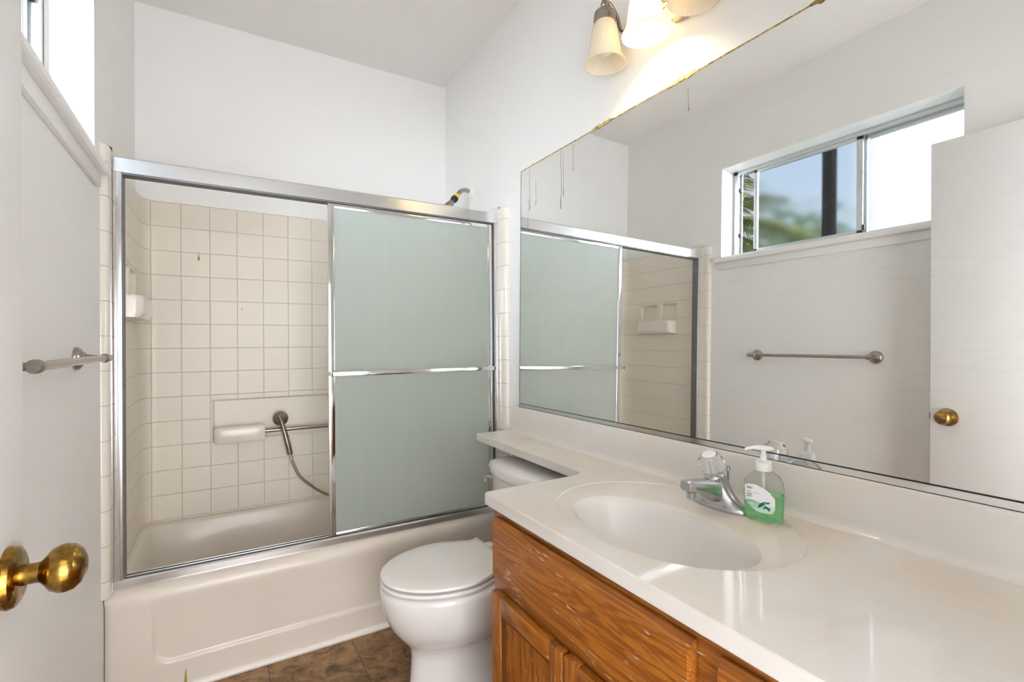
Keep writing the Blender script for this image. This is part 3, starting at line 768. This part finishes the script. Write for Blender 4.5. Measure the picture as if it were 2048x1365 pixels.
def soap():
    c = Vector((1.418, .679, CT-.0022)); n = Vector((-.965, -.262, 0)).normalized(); u = Vector((0, 0, 1)).cross(n)
    t = thing('soap_bottle', c, 'clear pump bottle of green hand soap beside the faucet', 'soap bottle')
    a0, b0 = .0425, .025
    prof = [(.86, .90, 0), (.93, .96, .003), (.95, 1, .010), (.98, 1, .03), (1, 1, .055), (1, 1, .072), (.95, .97, .088), (.80, .86, .101), (.58, .70, .108), (.40, .58, .111)]
    def ring(ka, kb, z, n_=48, e=2.7, sh=0):
        return [c+u*((a0*ka-sh)*math.copysign(abs(math.cos(q))**(2/e), math.cos(q)))+n*((b0*kb-sh)*math.copysign(abs(math.sin(q))**(2/e), math.sin(q)))+Vector((0, 0, z)) for q in [2*math.pi*k/n_ for k in range(n_)]]
    bm = bmesh.new(); loft(bm, [ring(*p) for p in prof] + [[c+u*.0145*math.cos(q)+n*.0145*math.sin(q)+Vector((0, 0, z)) for q in [2*math.pi*k/48 for k in range(48)]] for z in (.1125, .117)])
    finish(bm, 'bottle', 'bottle', t, angle=50)
    bm = bmesh.new(); loft(bm, [ring(ka, kb, z, sh=.0016) for ka, kb, z in [(.84, .88, .003), (.94, 1, .010), (.98, 1, .03), (1, 1, .055), (1, 1, .061)]])
    o = finish(bm, 'liquid', 'soap', t, angle=50); o['label'] = 'green liquid soap'
    bm = bmesh.new(); lathe(bm, [(.0, .1135), (.0175, .1135), (.0178, .117), (.0172, .133), (.0125, .1365), (.007, .137), (.007, .148), (.0055, .150), (.0055, .160), (.0, .160)], c, (0, 0, 1), 32, lambda a, h: 1+(.012*math.cos(32*a) if h < .134 else 0))
    pc = finish(bm, 'pump_collar', 'pump', t)
    nd = (n*.55 - u*.83).normalized(); sd = Vector((0, 0, 1)).cross(nd)
    bm = bmesh.new(); rings = []
    for s, w, z0_, z1_ in ((-.022, .003, .1625, .166), (-.017, .009, .160, .168), (-.004, .0115, .158, .171), (.010, .010, .159, .171), (.024, .006, .161, .1695), (.036, .0048, .1595, .1665), (.041, .004, .157, .163)):
        rings.append([c+nd*s+sd*(w*math.cos(q))+Vector((0, 0, (z0_+z1_)/2+(z1_-z0_)/2*math.sin(q))) for q in [2*math.pi*k/20 for k in range(20)]])
    loft(bm, rings); finish(bm, 'pump_head', 'pump', t)
    bm = bmesh.new(); tube(bm, [c+Vector((0, 0, .02)), c+Vector((0, 0, .114))], .0035, 10); finish(bm, 'dip_tube', 'pump', t)
    # label
    L0, L1, Z0, Z1 = -.036, .030, .020, .083
    def inside(p, q):     # p: across 0..1, q: up 0..1
        top = 1.0-.34*max(0, (p-.35)/.65)**1.8-.10*max(0, (.2-p)/.2)**2
        bot = .02+.36*max(0, (.55-p)/.55)**1.6
        if p > .88: bot = max(bot, .02+.2*((p-.88)/.12)**2); top = min(top, .70-.12*((p-.88)/.12)**2)
        return bot <= q <= top
    bm = bmesh.new(); NX, NZ = 44, 44; grid = {}
    def pt(p, q):
        h = L0+(L1-L0)*p; e = 2.7; d = b0*(max(0, 1-(abs(h)/a0)**e))**(1/e)+.0007
        return c+u*h+n*d+Vector((0, 0, Z0+(Z1-Z0)*q))
    cells = []
    for i in range(NX):
        for j in range(NZ):
            if inside((i+.5)/NX, (j+.5)/NZ): cells.append((i, j))
    for i, j in cells:
        fv = []
        for di, dj in ((0, 0), (1, 0), (1, 1), (0, 1)):
            k = (i+di, j+dj)
            if k not in grid: grid[k] = bm.verts.new(pt(k[0]/NX, k[1]/NZ))
            fv.append(grid[k])
        bm.faces.new(fv)
    inv = lambda co: (((co-c).dot(u)-L0)/(L1-L0), (co.z-c.z-Z0)/(Z1-Z0))
    lab = finish(bm, 'front_label', 'label', t, uvf=lambda co, f: inv(co))
    def text(s, p, q, size, mat, shear=0):
        cu = bpy.data.curves.new('label_text', 'FONT'); cu.body = s; cu.size = size; cu.shear = shear; cu.extrude = .00008; cu.materials.append(M[mat])
        tmp = bpy.data.objects.new('label_text', cu); me = bpy.data.meshes.new_from_object(tmp)
        bpy.data.objects.remove(tmp); bpy.data.curves.remove(cu)
        o = bpy.data.objects.new('label_text', me); COL.objects.link(o); o.parent = lab
        pos = pt(p+.12, q)+n*.0007-u*((L1-L0)*.12)-c
        o.matrix_local = Matrix(((u.x, 0, n.x, pos.x), (u.y, 0, n.y, pos.y), (0, 1, 0, pos.z), (0, 0, 0, 1)))
    text('equate', .10, .835, .0085, 'ink_purple', .2)
    text('clear', .10, .70, .0048, 'ink_gold')
    text('moisturizing', .30, .69, .0030, 'ink_grey')
    text('aloe vera', .10, .605, .0068, 'ink_green')
    text('hand soap', .10, .535, .0038, 'ink_green')
    text('FRESH', .13, .26, .0078, 'ink_white')
    # aloe leaves printed on the label
    bm = bmesh.new()
    for pts in ([(.45, .17), (.52, .33), (.66, .43), (.84, .44), (.86, .39), (.70, .35), (.60, .24)], [(.62, .16), (.70, .30), (.86, .22), (.84, .10), (.74, .20)]):
        bm = bmesh.new(); bm.faces.new([bm.verts.new(pt(*p)+n*.0004) for p in pts])
        finish(bm, 'leaf_print', 'ink_green', lab)
soap()

# ------------------------------------------------------------------ mirror
def mirror():
    mo, mt, my = 1.5166, .0157, -.0017
    X = lambda y, z: mo+mt*(z-1.3)+my*(y-1)
    t = thing('wall_mirror', (1.52, 1.0, .90), 'large frameless vanity mirror with smears and drip marks', 'mirror')
    yL, yR, zb, zt = 1.909, -.12, .904, 1.985
    bm = bmesh.new()
    F = [(X(y, z), y, z) for y, z in ((yR, zb), (yL, zb), (yL, zt), (yR, zt))]
    loft(bm, [F, [(x+.0030, y, z) for x, y, z in F]])
    finish(bm, 'mirror_glass', 'mirror', t)
    bm = bmesh.new()
    x = X(1, .91)-.002
    prof = [(x-.0015, .9015), (x-.0015, .917), (x, .9175), (x+.0012, .917), (x+.0012, .904), (1.529, .904), (1.529, .9015)]
    loft(bm, [[(a, y, z) for a, z in prof] for y in (yR, 1.911)])
    finish(bm, 'bottom_channel', 'chrome', t)
    finish(BX(x-.0006, x+.0012, yR, yL, .9176, .9187), 'channel_top_shade', 'dark', t)  # dark strip drawn for the shaded gap between channel lip and glass
    finish(BX(x-.0024, x-.0016, yR, 1.911, .9013, .9026), 'channel_gap_shade', 'dark', t)  # dark strip drawn for the shade in the gap under the channel
    # yellowed adhesive along the top edge
    bm = bmesh.new(); prev = None; y = yL+.002; rows = []
    rnd = random.Random(3)
    while y > -.10:
        big = 1 if 1.30 < y < 1.40 or .58 < y < .62 or .95 < y < 1.05 else 0
        h = .0022+rnd.random()*.0022+big*rnd.random()*.010; d = .0012+rnd.random()*.001+big*rnd.random()*.006
        xx = X(y, zt)
        rows.append([(xx-.0012-big*.002*rnd.random(), y, zt-d), (xx-.0015, y, zt+h*.5), (W-.0008, y, zt+h), (W-.0008, y, zt-.001)])
        y -= .006 if big else .016
    loft(bm, rows); finish(bm, 'adhesive_residue', 'goo', t, smooth=False)
    bm = bmesh.new(); rows = []
    for k in range(60):
        z = zb+(zt-zb)*k/59; w = .001+.0012*rnd.random()
        rows.append([(X(yL, z)-.0006, yL-w, z), (X(yL, z)-.0006, yL+.001, z), (X(yL, z)+.003, yL+.001, z)])
    loft(bm, rows, False, False, False); finish(bm, 'edge_tarnish', 'grey_channel', t)
    for (yy, z0, z1, w) in ((1.835, 1.79, 1.975, .0011), (1.785, 1.80, 1.905, .0009), (1.845, 1.70, 1.845, .0008), (1.60, 1.74, 1.98, .0011), (1.585, 1.79, 1.96, .0009), (1.52, 1.87, 1.975, .0008), (.97, 1.88, 1.95, .0009)):
        bm = bmesh.new()
        tube(bm, [(X(yy, z)-.0002, yy+.002*math.sin(z*30), z) for z in [z1+(z0-z1)*k/8 for k in range(9)]], [w*.5]*7+[w, w*1.4], 6)
        finish(bm, 'drip_mark', 'drip', t)
mirror()

# ------------------------------------------------------------------ vanity light
def vanity_light():
    t = thing('vanity_light', (W, .968, 2.2), 'four-arm vanity light with bell glass shades above the mirror', 'wall light')
    zb = 2.125; xs = 1.440; ys = (1.238, 1.058, .878, .698)
    bm = bmesh.new(); box(bm, 1.500, W-.0005, .915, 1.018, 2.158, 2.275, .010, 1)
    box(bm, 1.488, 1.502, .932, 1.000, 2.178, 2.255, .005, 2)
    finish(bm, 'backplate', 'nickel', t)
    fl = lambda a, h: 1+.022*math.cos(30*a)*max(0, 1-h/.035)
    for i, y in enumerate(ys):
        bm = bmesh.new()
        o_ = [(.028, .146), (.035, .135), (.042, .115), (.048, .085), (.0515, .055), (.0545, .034), (.0605, .016), (.069, .004), (.0705, .0)]
        prof = o_ + [(r-.003, h) for r, h in o_[::-1]]
        lathe(bm, prof, (xs, y, zb), (0, 0, 1), 90, fl, caps=False)
        sh = finish(bm, 'lamp_shade', 'shade', t, angle=70)
        sh['label'] = 'lit bell shade glowing warm white' if i == 1 else 'unlit amber frosted bell shade'
        bm = bmesh.new(); lathe(bm, [(.030, .137), (.0365, .139), (.037, .147), (.035, .150), (.0365, .156), (.034, .172), (.026, .180), (.012, .183), (.010, .190), (.0125, .196), (.013, .202), (.009, .209), (.0085, .222), (.0, .226)], (xs, y, zb), (0, 0, 1), 30)
        finish(bm, 'shade_holder', 'nickel', t)
        s = 1 if y > .968 else -1
        near = abs(y-.968) < .12
        y0 = .968+s*(.05 if near else .06)
        top = zb+.215
        ctl = [(1.498, y0, 2.222), (1.500, y0+s*.03, 2.222), (1.505, y-s*.06, 2.228), (1.505, y-s*.012, 2.250), (1.494, y-s*.002, 2.300), (1.466, y, top-.006), (xs, y, top-.004)]
        bm = bmesh.new(); tube(bm, spline(ctl, 8), .0066, 12); finish(bm, 'arm', 'nickel', t)
        bm = bmesh.new(); lathe(bm, [(.012, .135), (.012, .105), (.018, .09), (.027, .066), (.028, .055), (.022, .038), (.010, .029), (.0, .027)], (xs, y, zb), (0, 0, 1), 20)
        finish(bm, 'bulb', 'bulb_on' if i == 1 else 'bulb_off', t)
vanity_light()

# ------------------------------------------------------------------ outside the window
def outside():
    struct('ground', BX(-14, -.17, -8, 14, -.4, -.3), 'grass', 'lawn outside the window', 'ground')
    bm = bmesh.new(); box(bm, -5.2, -4.4, -3.0, 3.0, -.3, 5.2); box(bm, -5.4, -4.1, -3.2, 3.1, 5.2, 5.35)
    tag(finish(bm, 'neighbouring_house', 'stucco'), 'pale house wall beyond the right frosted pane', 'house')
    tag(finish(BX(-.285, -.230, 1.425, 1.482, -.3, 3.0, bev=.004), 'porch_post', 'post'), 'dark upright post just outside the left frosted pane', 'post')
    rnd = random.Random(5)
    bm = bmesh.new()
    for i in range(2600):
        p = Vector((-5.4+rnd.random()*1.3, 3.25+rnd.random()*2.6, -.3+rnd.random()*3.45+.2*math.sin(i))); s = .07+.07*rnd.random()
        d = Vector((rnd.uniform(-1, 1), rnd.uniform(-1, 1), rnd.uniform(-1, 1))).normalized(); _, a, b = frame_of(d)
        bm.faces.new([bm.verts.new(p+v*s) for v in (a, b*.5, -a, -b*.5)])
    tag(finish(bm, 'hedge', 'leaf2', smooth=False), 'dense green hedge beyond the left frosted pane', 'hedge', kind='stuff')
    t = thing('palm_tree', (-2.3, 4.0, -.3), 'palm tree seen through the open gap of the window', 'tree')
    bm = bmesh.new(); tube(bm, [(-2.3, 4.0, -.3), (-2.28, 3.97, 1.2), (-2.3, 4.0, 2.75)], [.16, .13, .12], 14); finish(bm, 'trunk', 'bark', t)
    top = Vector((-2.3, 4.0, 2.75))
    for k in range(26):
        az = k*2.399; el = R(62-92*(k/26.0)); Lf = 1.15+.3*rnd.random()
        dr = Vector((math.cos(az), math.sin(az), 0)); pts = []
        for i in range(9):
            q = i/8; pts.append(top+dr*(Lf*q*math.cos(el)) + Vector((0, 0, Lf*q*math.sin(el)-.55*q*q)))
        bm = bmesh.new(); tube(bm, pts, [.012-.009*i/8 for i in range(9)], 6)
        sd = Vector((-dr.y, dr.x, 0))
        for i in range(64):
            q = .16+.84*i/64; j = min(7, int(q*8)); p = pts[j].lerp(pts[j+1], q*8-j); tn = (pts[j+1]-pts[j]).normalized()
            for s in (-1, 1):
                ll = (.42*math.sin(math.pi*min(1, q*.85+.12))+.05); tip = p+(sd*s*.8+tn*.6+Vector((0, 0, -.30-.2*rnd.random())))*ll
                w = tn*.006; m = p.lerp(tip, .5)+Vector((0, 0, .02))
                bm.faces.new([bm.verts.new(v) for v in (p-w, m-w, tip, m+w, p+w)])
        finish(bm, 'frond', 'leaf', t, smooth=False)
outside()
